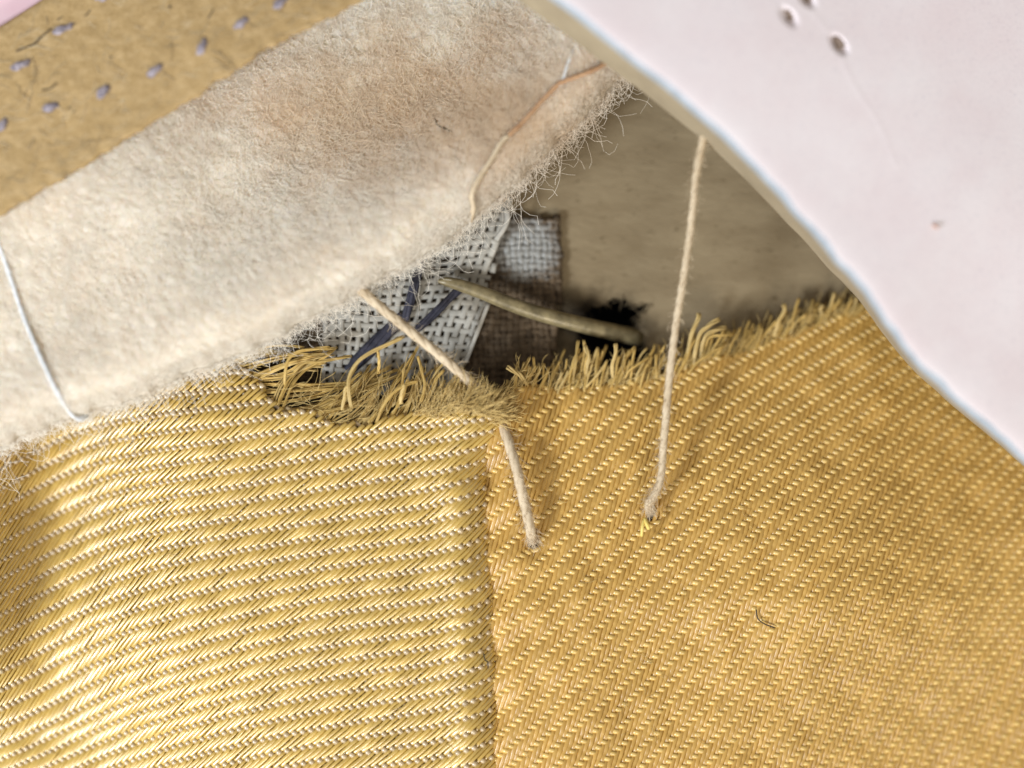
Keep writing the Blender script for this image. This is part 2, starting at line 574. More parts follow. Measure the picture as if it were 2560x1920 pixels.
plain_weave(gz, gmap, 22, 26, gpoly, 7.2, 2.0, 1.0, M['gauze'], 46, jitter=2.4)
tb = Tubes()
tb.add(P(spline([(1262, 520, float(BZ(1120)) + 60), (1270, 540, float(BZ(1120)) + 66), (1262, 568, float(BZ(1120)) + 64), (1240, 600, float(BZ(1120)) + 60)], 12)), 7 / PX, 3 / PX)
part('loose_yarn', tb.build('loose_yarn', M['gauze']), gz)
tb = Tubes()
tb.add(P(spline([(1222, 758, float(BZ(1120)) + 60), (1205, 800, float(BZ(1120)) + 66), (1186, 850, float(BZ(1120)) + 64), (1165, 905, float(BZ(1120)) + 60)], 12)), 5.5 / PX, 3 / PX)
part('loose_yarn', tb.build('loose_yarn', M['gauze']), gz)

# navy threads lying across the gauze
for ctrl, w, lab in (
    ([(1062, 628, float(BZ(1120)) + 70), (1050, 662, float(BZ(1120)) + 74), (1032, 730, float(BZ(1120)) + 74), (1012, 800, float(BZ(1120)) + 66)], 11, 'upright dark navy thread across grey gauze, beside the wool edge'),
    ([(1150, 722, float(BZ(1120)) + 72), (1122, 748, float(BZ(1120)) + 76), (1080, 790, float(BZ(1120)) + 74), (1040, 825, float(BZ(1120)) + 66)], 10, 'slanting dark navy thread on gauze just below the spike tip'),
    ([(1012, 792, float(BZ(1120)) + 64), (968, 830, float(BZ(1120)) + 68), (925, 872, float(BZ(1120)) + 66), (870, 930, float(BZ(1120)) + 58)], 17, 'thick dark navy thread on gauze behind the gold fringe'),
):
    tb = Tubes()
    c = spline(ctrl, 26)
    for k in range(4):
        o = (k - 1.5) / 1.5
        a = np.linspace(0, 2.4, 26) + k * 1.57
        d = np.gradient(c, axis=0)
        s = np.stack([-d[:, 1], d[:, 0], 0 * d[:, 0]], -1)
        s /= np.linalg.norm(s, axis=1)[:, None]
        cc = c + s * (np.cos(a) * w * 0.55)[:, None] + np.array([0, 0, 1]) * (np.sin(a) * 3)[:, None]
        tb.add(P(cc), w * 0.55 / PX, 4 / PX)
    top('navy_thread', tb.build('navy_thread', M['navy']), lab, 'thread', 'dark threads on the gauze')

# the curved spike coming out of the hole
sp = thing('metal_spike', 'curved dull brass spike poking out of the dark hole', 'spike', P((1550, 832, ZB - 20)))
c = spline([(1094, 702, -60), (1130, 707, -64), (1200, 730, -70), (1310, 772, -84), (1430, 806, -112), (1600, 845, -190)], 60)
u = np.linspace(0, 1, 60)
rr = np.interp(u, [0, 0.03, 0.12, 0.3, 0.6, 1], [2.5, 6, 12, 16, 19, 21])
tb = Tubes()
tb.add(P(c), rr / PX, rr * 0.85 / PX, sides=14)
part('shaft', tb.build('shaft', M['brass']), sp)


# ---------------------------------------------------------------- the gold twill
def twill(parent, pos, nrow, irange, jrange, poly, zf, rw_warp, rh_warp, rw_weft, rh_weft, H, second=0.0, mats=('warp', 'weft'), gw=0.62):
    """5-shaft twill of real yarns: pos(kappa, rho) -> photo pixels"""
    offs = np.array([-1.0, -0.62, -0.33, 0.0, 0.33, 0.62, 1.0] + ([1.6, 2.0, 2.4, 3.0] if second else [2.5]))
    # warps
    for i in range(*irange):
        k = np.arange(math.floor((jrange[0] - i) / 5), math.ceil((jrange[1] - i) / 5))
        p = offs
        j = (i + 5 * k[:, None] + p[None, :]).ravel()
        pp = np.broadcast_to(p, (len(k), len(p))).ravel()
        rho = (j - i) / 5.0
        x, y = pos(i + 0 * rho, rho)
        zz = H * (1 - 2.15 * np.exp(-(pp / 0.55) ** 2)) + 1.0 * (np.abs(pp - 2.5) < 0.2) - H * 2.0 * second * np.exp(-((pp - 2) / 0.5) ** 2)
        j2 = rng.normal(size=len(x)) * 0.4 + 0.35 * np.sin(rho * rng.uniform(0.5, 1.1) + rng.uniform(0, 6.28))
        keep = inside(poly, x, y)
        x = x + j2
        y = y + j2
        z = zf(x, y) + zz
        wv = rng.uniform(0.92, 1.06)
        runs = np.flatnonzero(np.diff(np.concatenate([[0], keep.astype(int), [0]])))
        tb = Tubes()
        for s, e in zip(runs[::2], runs[1::2]):
            if e - s < 4:
                continue
            tb.add(P(np.stack([x[s:e], y[s:e], z[s:e]], -1)), rw_warp * wv * (1 + 0.10 * np.sin(rho[s:e] * 2.1 + i)) / PX, rh_warp / PX, sides=6)
        if tb.n:
            part('warp_yarn', tb.build('warp_yarn', M[mats[0]]), parent)
    # wefts
    for j in range(*jrange):
        k = np.arange(math.floor((irange[0] - j) / 5), math.ceil((irange[1] - j) / 5))
        p = offs
        i = (j + 5 * k[:, None] + p[None, :]).ravel()
        pp = np.broadcast_to(p, (len(k), len(p))).ravel()
        rho = (j - i) / 5.0
        x, y = pos(i, rho)
        keep = inside(poly, x, y)
        g = np.exp(-(pp / gw) ** 2) + second * np.exp(-((pp - 2) / 0.5) ** 2)
        z = zf(x, y) + H * (-1 + 2.2 * g)
        rw = rw_weft * (0.72 + 0.28 * g) * rng.uniform(0.95, 1.05)
        rh = rh_weft * (0.72 + 0.28 * g)
        runs = np.flatnonzero(np.diff(np.concatenate([[0], keep.astype(int), [0]])))
        tb = Tubes()
        for s, e in zip(runs[::2], runs[1::2]):
            if e - s < 4:
                continue
            tb.add(P(np.stack([x[s:e], y[s:e], z[s:e]], -1)), rw[s:e] / PX, rh[s:e] / PX, sides=6)
        if tb.n:
            part('weft_yarn', tb.build('weft_yarn', M[mats[1]]), parent)


def row_field(xk, Tk, S, xref, xlo, xhi, Tlo, Thi):
    """integrate the twill-line slopes: F(x, T) so that a twill line is y = T + F"""
    xs = np.arange(xlo, xhi + 1, 5.0)
    Ts = np.linspace(Tlo, Thi, 60)
    S = np.asarray(S, float)
    sl = np.stack([np.interp(xs, xk, r) for r in S])              # Tk x xs
    full = np.stack([np.interp(Ts, Tk, sl[:, c]) for c in range(len(xs))], 1)
    F = np.cumsum(full, 1) * 5.0
    F -= F[:, [np.argmin(abs(xs - xref))]]

    def f(x, T):
        a = np.clip((T - Tlo) / (Thi - Tlo) * 59, 0, 58.999)
        b = np.clip((x - xlo) / 5.0, 0, len(xs) - 1.001)
        i, j = a.astype(int), b.astype(int)
        u, v = a - i, b - j
        return (F[i, j] * (1 - u) * (1 - v) + F[i + 1, j] * u * (1 - v) + F[i, j + 1] * (1 - u) * v + F[i + 1, j + 1] * u * v)
    return f


seam_y = [900, 1045, 1085, 1133, 1183, 1255, 1327, 1416, 1552, 1708, 1918, 2150]
seam_x = [1262, 1258, 1240, 1219, 1209, 1215, 1220, 1227, 1235, 1239, 1247, 1253]


def seam(y):
    return np.interp(y, seam_y, seam_x)


def zL(x, y):
    z = -95 * np.exp(-((x - 140) / 190.0) ** 2) * (1 - 0.55 * sst(1650, 1950, y)) + 120 * (1 - sst(-150, 150, x)) * (1 - sst(1550, 1900, y))
    z = z - 0.35 * np.clip(1040 - y, 0, None)
    q = np.clip((x - (seam(y) - 80)) / 85, 0, 1.3)
    z = z - 48 * q ** 2 - 60 * np.clip(q - 0.9, 0, None)
    z = z + 5 * np.sin(y / 38.0) * sst(1050, 1180, x) * (1 - sst(1350, 1500, y))
    z = z - 0.00050 * np.clip(y - 1470, 0, 380) ** 2 * (1 - sst(250, 800, x))
    z = z + 5 * lumps(x, y, 330.0, 0) + 2.0 * lumps(x, y, 70.0, 11)
    z = z + 9 * np.exp(-((x - (seam(y) - 80)) / 36.0) ** 2)
    z = z - 0.20 * np.clip(1540 - y, 0, 260) * (1 - sst(220, 560, x))
    return z


holes_r = [(1333, 1358, 20), (1632, 1285, 21)]


def zR(x, y):
    z = -24 * (1 - sst(1205, 1300, x)) - 0.13 * np.clip(x - 1800, 0, None) - 0.10 * np.clip(y - 1350, 0, None) * sst(1450, 2300, x)
    z = z - 0.16 * np.clip(1500 - y, 0, None) * sst(1215, 1420, x) - 0.06 * np.clip(1020 - y, 0, None)
    z = z + 22 * lumps(x, y, 340.0, 8) * sst(1250, 1600, x)
    z = z + 2.5 * lumps(x, y, 80.0, 15) + 7 * np.sin(y / 24.0 + 0.02 * x) * np.exp(-np.clip(x - 1225, 0, None) / 70.0)
    for hx, hy, hr in holes_r:
        z = z - 16 * np.exp(-((x - hx) ** 2 + (y - hy) ** 2) / 34.0 ** 2)
    return z - 18


fL = row_field([-200, 0, 120, 200, 300, 450, 700, 900, 1050, 1150, 1200, 1300], [950, 1050, 1300, 1600, 1900],
               [[-.45, -.45, -.45, -.35, -.2, -.10, -.10, -.10, -.03, 0, 0, 0],
                [-.55, -.55, -.5, -.36, -.2, -.12, -.18, -.19, -.06, -.02, -.05, -.05],
                [-.50, -.50, -.48, -.45, -.33, -.18, -.15, -.15, -.13, -.32, -.5, -.5],
                [-.45, -.43, -.47, -.50, -.45, -.33, -.22, -.13, -.12, -.22, -.45, -.5],
                [-.38, -.36, -.36, -.37, -.33, -.28, -.2, -.16, -.15, -.25, -.38, -.4]],
               700, -400, 1500, 500, 2600)


XX = np.arange(-900, 2400, 5.0)                    # warp ends lie closer together towards the fold at the left
KX = np.concatenate([[0], np.cumsum(5.0 / np.interp(XX[:-1], [100, 350, 500, 720, 1300], [15.0, 16.6, 18.0, 20.2, 20.4]))])
KX = KX - np.interp(0, XX, KX)


def posL(kap, rho):
    T = 2200 - 40.0 * rho
    x = np.interp(kap + 2.95 * rho, KX, XX)
    return x, T + fL(x, T)


leftpoly = [(-190, 2130), (-190, 900), (300, 830), (560, 880), (640, 940), (700, 1015), (800, 1030), (840, 1060), (930, 1048), (1033, 1030), (1163, 1018),
            (1264, 1038), (1258, 1085), (1243, 1133), (1234, 1183), (1239, 1255), (1244, 1327), (1251, 1416), (1258, 1552), (1262, 1708), (1270, 1918), (1276, 2130)]
lp = thing('gold_cloth_panel', 'shiny gold twill cloth panel left of the seam, top edge frayed under the cream wool', 'cloth',
           P((600, 1500, -40)), 'gold cloth panels')
twill(lp, posL, 40, (-135, 75), (-135, 205), leftpoly, zL, 5.4, 4.0, 7.8, 5.8, 4.4)



def push(x, y):
    for hx, hy, r in holes_r:
        dx, dy = x - hx, y - hy
        d = np.sqrt(dx * dx + dy * dy) + 1e-6
        nd = np.sqrt(d * d + r * r * np.exp(-(d / 55.0) ** 2))
        x = hx + dx / d * nd
        y = hy + dy / d * nd
    return x, y


fR = row_field([1100, 1230, 1320, 1500, 1900, 2300, 2800], [800, 1100, 1500, 2000, 2600],
               [[-.75, -.75, -.80, -.76, -.56, -.48, -.42],
                [-.75, -.78, -.86, -.86, -.64, -.55, -.48],
                [-.60, -.70, -.88, -.92, -.78, -.70, -.62],
                [-.55, -.65, -.86, -.93, -.92, -.90, -.85],
                [-.55, -.65, -.84, -.93, -1.05, -1.10, -1.05]], 1600, 900, 3000, 200, 3200)


def posR(kap, rho):
    T = 2900 - 49.0 * rho
    x = 800 + 14.4 * (kap + 1.45 * rho)
    y = T + fR(x, T)
    x = x + 1.2 * lumps(x, y, 60, 20)
    return push(x, y)


rightpoly = [(1205, 2130), (1205, 1130), (1235, 1080), (1258, 985), (1300, 962), (1400, 965), (1500, 962), (1600, 952), (1680, 930), (1730, 908), (1800, 888), (1900, 862),
             (2000, 822), (2080, 792), (2200, 760), (2400, 740), (2760, 900), (2760, 2130)]
rp = thing('gold_cloth_panel', 'gold twill cloth panel right of the seam with two thread holes and an upright fringe', 'cloth',
           P((1900, 1500, -70)), 'gold cloth panels')
twill(rp, posR, 40, (-110, 190), (-110, 420), rightpoly, zR, 7.0, 4.4, 7.4, 6.2, 3.0, second=0.25, mats=('warp_shaded', 'weft_lit'), gw=0.95)


def sheet(name, poly, zf, dz, mat, parent, step=40, shrink=None):
    xs = np.arange(min(p[0] for p in poly), max(p[0] for p in poly) + step, step)
    ys = np.arange(min(p[1] for p in poly), max(p[1] for p in poly) + step, step)
    X, Y = np.meshgrid(xs, ys)
    v = np.stack([X, Y, zf(X, Y) + dz], -1).reshape(-1, 3)
    nx = len(xs)
    r, c = np.meshgrid(np.arange(len(ys) - 1), np.arange(nx - 1), indexing='ij')
    q = np.stack([r * nx + c, (r + 1) * nx + c, (r + 1) * nx + c + 1, r * nx + c + 1], -1).reshape(-1, 4)
    cx, cy = X[:-1, :-1].ravel() + step / 2, Y[:-1, :-1].ravel() + step / 2
    ok = inside(poly, cx, cy)
    for hx, hy, hr in holes_r:
        ok &= (np.abs(cx - hx) > 17) | (np.abs(cy - hy) > 17)
    q = q[ok]
    return part(name, mesh(name, P(v), q, mat), parent)


sheet('underlay', [(x if x < 1150 else x - 16, y + 22 if y < 1100 else y) for x, y in leftpoly], zL, -16, M['under_dark'], lp, step=20)
sheet('underlay', [(x, y + 30 if y < 1000 else y) for x, y in rightpoly], zR, -34, M['under'], rp, step=20)


# ---------------------------------------------------------------- frayed fringes
def strand(x, y, z, ang, length, n=10, curl=0.25, zslope=0.0, drift=0.0):
    st = length / (n - 1)
    a = math.radians(ang)
    pts = [(x, y, z)]
    w1, w2 = rng.uniform(0, 6.28), rng.uniform(0.5, 1.3)
    for k in range(n - 1):
        aa = a + curl * math.sin(w1 + k * w2) + drift * k
        x += st * math.cos(aa)
        y -= st * math.sin(aa)
        z += st * (zslope + 0.12 * math.sin(w1 * 2 + k * 0.9))
        pts.append((x, y, z))
    return np.array(pts)


def yarn_mesh(pts, r, mat, name='fringe_yarn', plies=3):
    """a loose yarn of a few untwisting filaments"""
    n = len(pts)
    m = n * 2
    c = spline(pts, m)
    tb = Tubes()
    tw = rng.uniform(0.15, 0.4)
    ph = rng.uniform(0, 6.28)
    d = np.gradient(c, axis=0)
    s = np.cross(d, (0, 0, 1.0))
    s /= np.linalg.norm(s, axis=1)[:, None] + 1e-9
    for k in range(plies):
        a = ph + k * 2 * math.pi / plies + tw * np.arange(m)
        spread = r * 0.55 * (1 + 0.5 * np.linspace(0, 1, m) ** 3)
        cc = c + s * (np.cos(a) * spread)[:, None] + np.array([0, 0, 1.0]) * (np.sin(a) * spread)[:, None]
        tb.add(P(cc), r * 0.62 / PX, sides=5, taper=True)
    return tb.build(name, mat)


edgeL = [(585, 905), (640, 950), (700, 1018), (800, 1034), (840, 1062), (930, 1052), (1033, 1034), (1163, 1024), (1250, 1042)]
ex, ey = zip(*edgeL)
x = 556.0
while x < 1238:
    m = int(rng.integers(3, 8))
    ang = np.interp(x, [560, 640, 700, 780, 860, 950, 1050, 1150, 1235], [9, 11, 18, 30, 48, 60, 62, 52, 30]) + rng.normal() * 8
    ln = np.interp(x, [560, 650, 750, 850, 950, 1050, 1150, 1235], [250, 270, 240, 205, 175, 130, 105, 60]) * rng.uniform(0.55, 1.1)
    a0 = math.radians(ang)
    tx = x + 12 + ln * math.cos(a0)
    ty = np.interp(x, ex, ey) - ln * math.sin(a0)
    tz = zL(x, 1000.0) - ln * rng.uniform(-0.02, 0.30)
    bow = rng.normal() * 0.10 * ln
    for k in range(m):
        x0 = x + k * 5.2 + rng.normal() * 1.2
        y0 = np.interp(x0, ex, ey) + rng.uniform(3, 14)
        f = rng.uniform(0.72, 1.12)
        t = np.linspace(0, 1, 9)
        ox, oy = rng.normal() * 7, rng.normal() * 7
        wob = 2.4 * np.sin(t * rng.uniform(5, 11) + rng.uniform(0, 6.28)) * t
        px = x0 + (tx + ox - x0) * t * f - math.sin(a0) * (bow * np.sin(t * 3.1) + wob)
        py = y0 + (ty + oy - y0) * t * f - math.cos(a0) * (bow * np.sin(t * 3.1) + wob)
        # leave the cloth along its own warp direction
        lead = np.exp(-t * 5) * t
        px = px + 26 * lead
        py = py - 20 * lead
        pz = zL(x0, y0) - 3 + (tz - zL(x0, y0)) * t + rng.normal() * 5 * t
        part('fringe_yarn', yarn_mesh(np.stack([px, py, pz], -1), rng.uniform(1.9, 3.2), M['fringe'] if rng.random() < 0.65 else M['fringe_pale']), lp)
    x += m * (3.2 if x < 860 else 4.8) + rng.uniform(0, 4 if x < 860 else 9)
for ctrl, r in (
    ([(880, 1022, 6), (872, 985, 12), (872, 945, 16), (892, 908, 18), (925, 882, 16), (965, 862, 8), (1012, 840, 0)], 6),
    ([(945, 878, 10), (948, 905, 0), (946, 935, -20)], 5),
    ([(712, 962, 0), (714, 925, 8), (722, 898, 10), (748, 878, 8), (790, 872, 0), (825, 868, -8)], 5),
    ([(735, 930, -10), (760, 908, 0), (792, 905, 0), (830, 898, -10), (880, 890, -25)], 4.5),
    ([(855, 1025, 5), (860, 1000, 10), (864, 975, 14), (868, 965, 12)], 6),
    ([(1045, 890, -15), (1055, 930, 0), (1062, 965, 8), (1052, 1005, 8)], 5),
    ([(1002, 1010, 6), (1004, 985, 16), (1010, 968, 18), (1008, 960, 14)], 6),
    ([(940, 1060, 0), (955, 1020, 14), (985, 980, 20), (1020, 960, 14), (1045, 952, 4)], 5),
):
    part('fringe_yarn', yarn_mesh(spline(ctrl, 12), r * 0.72, M['fringe_pale'] if r > 5 else M['fringe']), lp)
# brushed tuft at the corner by the seam
tb = Tubes()
for k in range(620):
    if k < 400:
        x, y = rng.uniform(1030, 1262), 0
        y = np.interp(x, ex, ey) + rng.uniform(-10, 12)
        ang = rng.normal(40, 26)
        ln = rng.uniform(35, 105) * np.interp(x, [1030, 1150, 1262], [1.1, 1.15, 0.6])
    else:
        x, y = rng.uniform(1215, 1272), rng.uniform(988, 1060)
        ang = rng.normal(8 if y > 1030 else 28, 16)
        ln = rng.uniform(25, 62)
    p = strand(x, y, zL(x, y) + rng.uniform(0, 18), ang, ln, 7, 0.25, rng.uniform(-0.15, 0.2), rng.normal() * 0.08)
    tb.add(P(p), 1.1 / PX, sides=3, taper=True)
part('tuft_fibres', tb.build('tuft_fibres', M['fringe_pale']), lp, kind='stuff')
tb = Tubes()
for k in range(150):
    x = rng.uniform(600, 1150)
    y = np.interp(x, ex, ey) - rng.uniform(-8, 60)
    p = strand(x, y, zL(x, y) + rng.uniform(-10, 12), np.interp(x, [600, 800, 950, 1150], [10, 30, 60, 60]) + rng.normal() * 28, rng.uniform(30, 120), 8, 0.35,
               rng.uniform(-0.3, 0.2), rng.normal() * 0.08)
    tb.add(P(p), 0.8 / PX, sides=3, taper=True)
part('fringe_fibres', tb.build('fringe_fibres', M['fringe_pale']), lp, kind='stuff')

edgeR = [(1262, 985), (1300, 962), (1400, 965), (1500, 962), (1600, 952), (1680, 930), (1730, 908), (1800, 888), (1900, 862), (2000, 822), (2080, 792), (2180, 765)]
rx, ry = zip(*edgeR)
x = 1264.0
while x < 2190:
    y = np.interp(x, rx, ry) + rng.uniform(6, 22)
    ang = np.interp(x, [1264, 1500, 1800, 2190], [76, 70, 64, 58]) + rng.normal() * 9
    ln = np.interp(x, [1264, 1320, 1450, 1600, 1740, 1830, 2000, 2190], [70, 85, 110, 95, 100, 85, 85, 80]) * rng.uniform(0.5, 1.15)
    p = strand(x, y, zR(x, y) + rng.uniform(-4, 4), ang, ln, 7, 0.14, rng.uniform(-0.15, 0.12), rng.normal() * 0.03)
    part('fringe_yarn', yarn_mesh(p, rng.uniform(2.3, 3.5), M['fringe'] if rng.random() < 0.75 else M['fringe_pale']), rp)
    x += rng.uniform(2.8, 6.5)
for ctrl, r in (
    ([(1712, 925, -10), (1722, 870, 0), (1732, 825, 8), (1745, 800, 10), (1746, 782, 6)], 6.5),
    ([(1735, 915, -10), (1740, 870, 6), (1752, 832, 12), (1775, 812, 14), (1800, 795, 8)], 6.5),
    ([(1752, 900, -10), (1756, 860, 6), (1768, 836, 14), (1792, 824, 12), (1816, 818, 4)], 6),
    ([(1760, 880, -6), (1772, 845, 8), (1800, 838, 10), (1835, 836, 0)], 4),
    ([(1720, 935, 0), (1745, 905, 10), (1780, 880, 14), (1812, 862, 10)], 4),
    ([(1318, 960, -6), (1300, 938, 2), (1282, 926, 6), (1266, 918, 0)], 7),
    ([(1560, 950, -8), (1575, 925, 4), (1600, 908, 8), (1625, 890, 0)], 3.5),
    ([(1432, 960, -10), (1438, 915, 0), (1442, 880, 4), (1446, 850, 0)], 4.5),
    ([(1535, 955, -10), (1530, 915, 0), (1540, 880, 6), (1538, 858, 0)], 5.5),
    ([(1465, 955, -10), (1468, 915, 0), (1472, 890, 4), (1460, 862, 0)], 5.5),
    ([(1935, 842, -60), (1945, 805, -46), (1962, 775, -40), (1958, 760, -44)], 6),
    ([(2060, 800, -60), (2052, 775, -50), (2058, 762, -46)], 6),
):
    cc = spline(ctrl, 10)
    off = 48 if cc[0, 0] > 1900 else 0
    for q_ in cc:
        yb = max(q_[1], np.interp(q_[0], rx, ry))
        q_[2] = zR(q_[0], yb) + 12 + off + q_[2]
    part('fringe_yarn', yarn_mesh(cc, r * 0.78, M['fringe_pale'] if r > 5 else M['fringe']), rp)
tb = Tubes()
for k in range(420):
    x = rng.uniform(1264, 2180)
    y = np.interp(x, rx, ry) + rng.uniform(-30, 14)
    p = strand(x, y, zR(x, y) + rng.uniform(0, 8), rng.normal(66, 24), rng.uniform(18, 75), 7, 0.3, rng.uniform(-0.15, 0.2), rng.normal() * 0.08)
    tb.add(P(p), 1.1 / PX, sides=3, taper=True)
part('fringe_fibres', tb.build('fringe_fibres', M['fringe_pale']), rp, kind='stuff')
# stray yellow snag below the right thread hole
tb = Tubes()
tb.add(P(spline([(1612, 1296, 0), (1617, 1310, 8), (1622, 1322, 2)], 8)), 5 / PX, sides=6)
tb.add(P(spline([(1610, 1300, 0), (1606, 1318, 8), (1604, 1340, 0)], 8)), 4 / PX, sides=6)
part('yellow_snag', tb.build('yellow_snag', noise_col('yellow_silk', [(0.3, (0.75, 0.55, 0.12)), (0.7, (0.85, 0.66, 0.2))], 3.0, rough=0.4)), rp)

for pn, zf, lo, hi in ((lp, zL, 30, 1180), (rp, zR, 1300, 2500)):
    tb = Tubes()
    for k in range(90):
        x, y = rng.uniform(lo, hi), rng.uniform(1120, 1900)
        if lo > 1000 and y < 0.95 * (x - 2560) + 1180:
            continue
        p = strand(x, y, 0, rng.uniform(0, 360), rng.uniform(10, 45), 7, 0.3, 0, rng.normal() * 0.2)
        p[:, 2] = zf(p[:, 0], p[:, 1]) + 11 + rng.uniform(0, 3)
        tb.add(P(p), rng.uniform(0.4, 0.8) / PX, sides=3, cap=False)
    part('lint', tb.build('lint', M['fringe_pale']), pn, kind='stuff')

# ---------------------------------------------------------------- the cream wool pad
We = np.array([(-260, 1215), (-120, 1165), (0, 1112), (174, 1041), (347, 995), (463, 937), (578, 891), (694, 845), (810, 775), (902, 729), (1041, 648), (1157, 567),
               (1226, 509), (1307, 440), (1388, 359), (1469, 289), (1539, 208), (1640, 110)], float)
Wl = np.concatenate([[0], np.cumsum(np.linalg.norm(np.diff(We, axis=0), axis=1))])
WU = np.array([-0.505, -0.863])
WN = np.array([0.863, -0.505])


def wool_edge(s):
    return np.stack([np.interp(s, Wl, We[:, 0]), np.interp(s, Wl, We[:, 1])], -1)


def wool_top(s, d):
    """height of the wool's upper skin at arc length s, distance d in from the edge"""
    zt = 98 - 36 * sst(900, 2000, s)
    zt = zt - 84 * sst(130, 400, d) * sst(750, 1350, s) - 22 * sst(110, 300, d) + 18 * sst(330, 520, d) * (1 - sst(1100, 1700, s)) + 12 * np.exp(-((d - 90) / 60.0) ** 2)
    zm = zt - 72
    q = np.clip(1 - d / 85.0, 0, 1)
    z = zm + (zt - zm) * np.sqrt(np.clip(1 - q * q, 0, 1))
    return z + (4.5 * lumps(s, d, 170, 14) + 0.6 * lumps(s, d, 45, 22)) * sst(0, 60, d)


def wool_xy(s, d):
    e = wool_edge(s)
    w = 6 * lumps(s, 0 * s, 60.0, 4) + 2.5 * lumps(s, 0 * s, 17.0, 16)
    w = w * np.exp(-np.abs(d) / 40.0)
    return e[..., 0] + WU[0] * (d + w), e[..., 1] + WU[1] * (d + w)


ss = np.arange(0, Wl[-1], 7.0)
dd = np.concatenate([np.array([0, 1, 3, 6, 10, 16, 24, 34, 46, 60]), np.arange(72, 780, 12.0)])
S_, D_ = np.meshgrid(ss, dd, indexing='ij')
X_, Y_ = wool_xy(S_, D_)
Z_ = wool_top(S_, D_)
du = np.array([1.5, 6, 14, 30, 60, 120, 300, 770.0])
S2, D2 = np.meshgrid(ss, du, indexing='ij')
X2, Y2 = wool_xy(S2, D2)
zmid = wool_top(S2, 0 * D2)
q2 = np.clip(1 - D2 / 70.0, 0, 1)
Z2 = zmid - 48 * np.sqrt(np.clip(1 - q2 * q2, 0, 1))
VX = np.concatenate([X2[:, ::-1], X_], 1)
VY = np.concatenate([Y2[:, ::-1], Y_], 1)
VZ = np.concatenate([Z2[:, ::-1], Z_], 1)
n1, n2 = VX.shape
r, c = np.meshgrid(np.arange(n1 - 1), np.arange(n2 - 1), indexing='ij')
q = np.stack([r * n2 + c, (r + 1) * n2 + c, (r + 1) * n2 + c + 1, r * n2 + c + 1], -1).reshape(-1, 4)
wl = thing('wool_pad', 'thick cream wool padding with a fuzzy edge lying over the gold cloth', 'wool', P((700, 700, -20)))
part('wool_batting', mesh('wool_batting', P(np.stack([VX, VY, VZ], -1).reshape(-1, 3)), q, M['wool']), wl)


def curly(name, s0, d0, a0, L, m, width):
    """fibres wandering over the wool skin, in (arc length, distance in) space"""
    n = len(s0)
    turn = rng.normal(size=n)[:, None] * 0.35 + rng.normal(size=(n, m)) * 0.38
    a = a0[:, None] + np.cumsum(turn, 1)
    st = (L / m)[:, None]
    s = np.concatenate([s0[:, None], s0[:, None] + np.cumsum(st * np.cos(a), 1)], 1)
    d = np.concatenate([d0[:, None], d0[:, None] + np.cumsum(st * np.sin(a), 1)], 1)
    lift = rng.uniform(1, 5, n)[:, None] + 4 * np.sin(np.arange(m + 1)[None] * 0.9 + np.arange(n)[:, None])
    dc = np.clip(d, 0, None)
    x, y = wool_xy(s, d)
    zt = wool_top(s, dc)
    z = np.where(d < 0, zt + rng.normal(size=n)[:, None] * 10 + d * rng.uniform(-0.2, 0.8, n)[:, None], zt + lift)
    tb = Tubes()
    tb.batch(P(np.stack([x, y, z], -1)), rng.uniform(width[0], width[1], n) / PX)
    part(name, tb.build(name, M['wool_fibre']), wl, kind='stuff')


SMAX = Wl[-1] - 30
nf = 16000
curly('surface_fibres', rng.uniform(20, SMAX, nf), rng.uniform(4, 700, nf), rng.uniform(0, 6.28, nf), rng.uniform(60, 190, nf), 9, (0.26, 0.55))
nf = 12000
curly('edge_fibres', rng.uniform(20, SMAX, nf), np.where(rng.random(nf) < .5, rng.uniform(2, 40, nf), rng.uniform(0, 12, nf)), rng.normal(-1.57, 0.8, nf),
      rng.uniform(12, 34, nf) + 40 * rng.random(nf) ** 5, 7, (0.28, 0.55))

# ---------------------------------------------------------------- brown board with lilac stitches
Be = np.array([(-260, 690), (-120, 610), (0, 541), (97, 482), (218, 412), (327, 342), (420, 284), (502, 237), (528, 214), (541, 199), (571, 193), (610, 165), (650, 133), (661, 127),
               (719, 97), (805, 54), (860, 27), (912, -2), (1010, -60), (1120, -130)], float)
Bl = np.concatenate([[0], np.cumsum(np.linalg.norm(np.diff(Be, axis=0), axis=1))])
ss = np.arange(0, Bl[-1], 6.0)
bx, by = np.interp(ss, Bl, Be[:, 0]), np.interp(ss, Bl, Be[:, 1])
rag = 2.0 * np.sin(ss / 13) + 1.6 * np.sin(ss / 5.3 + 2) + rng.normal(size=len(ss)) * 0.9
ZK = 138.0


def board_z(d):
    return ZK - 0.15 * d


bw = 408.0
prof = [(bw, -40), (bw, -6), (bw - 5, 0)] + [(d, 0) for d in np.arange(bw - 25, 20, -22)] + [(8, 0), (3, -2), (0, -8), (0, -38)]
VX = np.stack([bx + WU[0] * (d + rag * math.exp(-d / 30)) for d, _ in prof], 1)
VY = np.stack([by + WU[1] * (d + rag * math.exp(-d / 30)) for d, _ in prof], 1)
DD = np.array([d for d, _ in prof])[None, :] + 0 * VX
VZ = board_z(DD) + np.array([z for _, z in prof])[None, :] + (2.5 * lumps(VX, VY, 120, 3) + 1.5 * lumps(VX, VY, 30, 9)) * (DD > 2)
n1, n2 = VX.shape
r, c = np.meshgrid(np.arange(n1 - 1), np.arange(n2), indexing='ij')
q = np.stack([r * n2 + c, r * n2 + (c + 1) % n2, (r + 1) * n2 + (c + 1) % n2, (r + 1) * n2 + c], -1).reshape(-1, 4)
bd = thing('board_strip', 'brown fibre board strip with small lilac stitches, lying on the cream wool', 'board', P((300, 200, ZK - 60)))
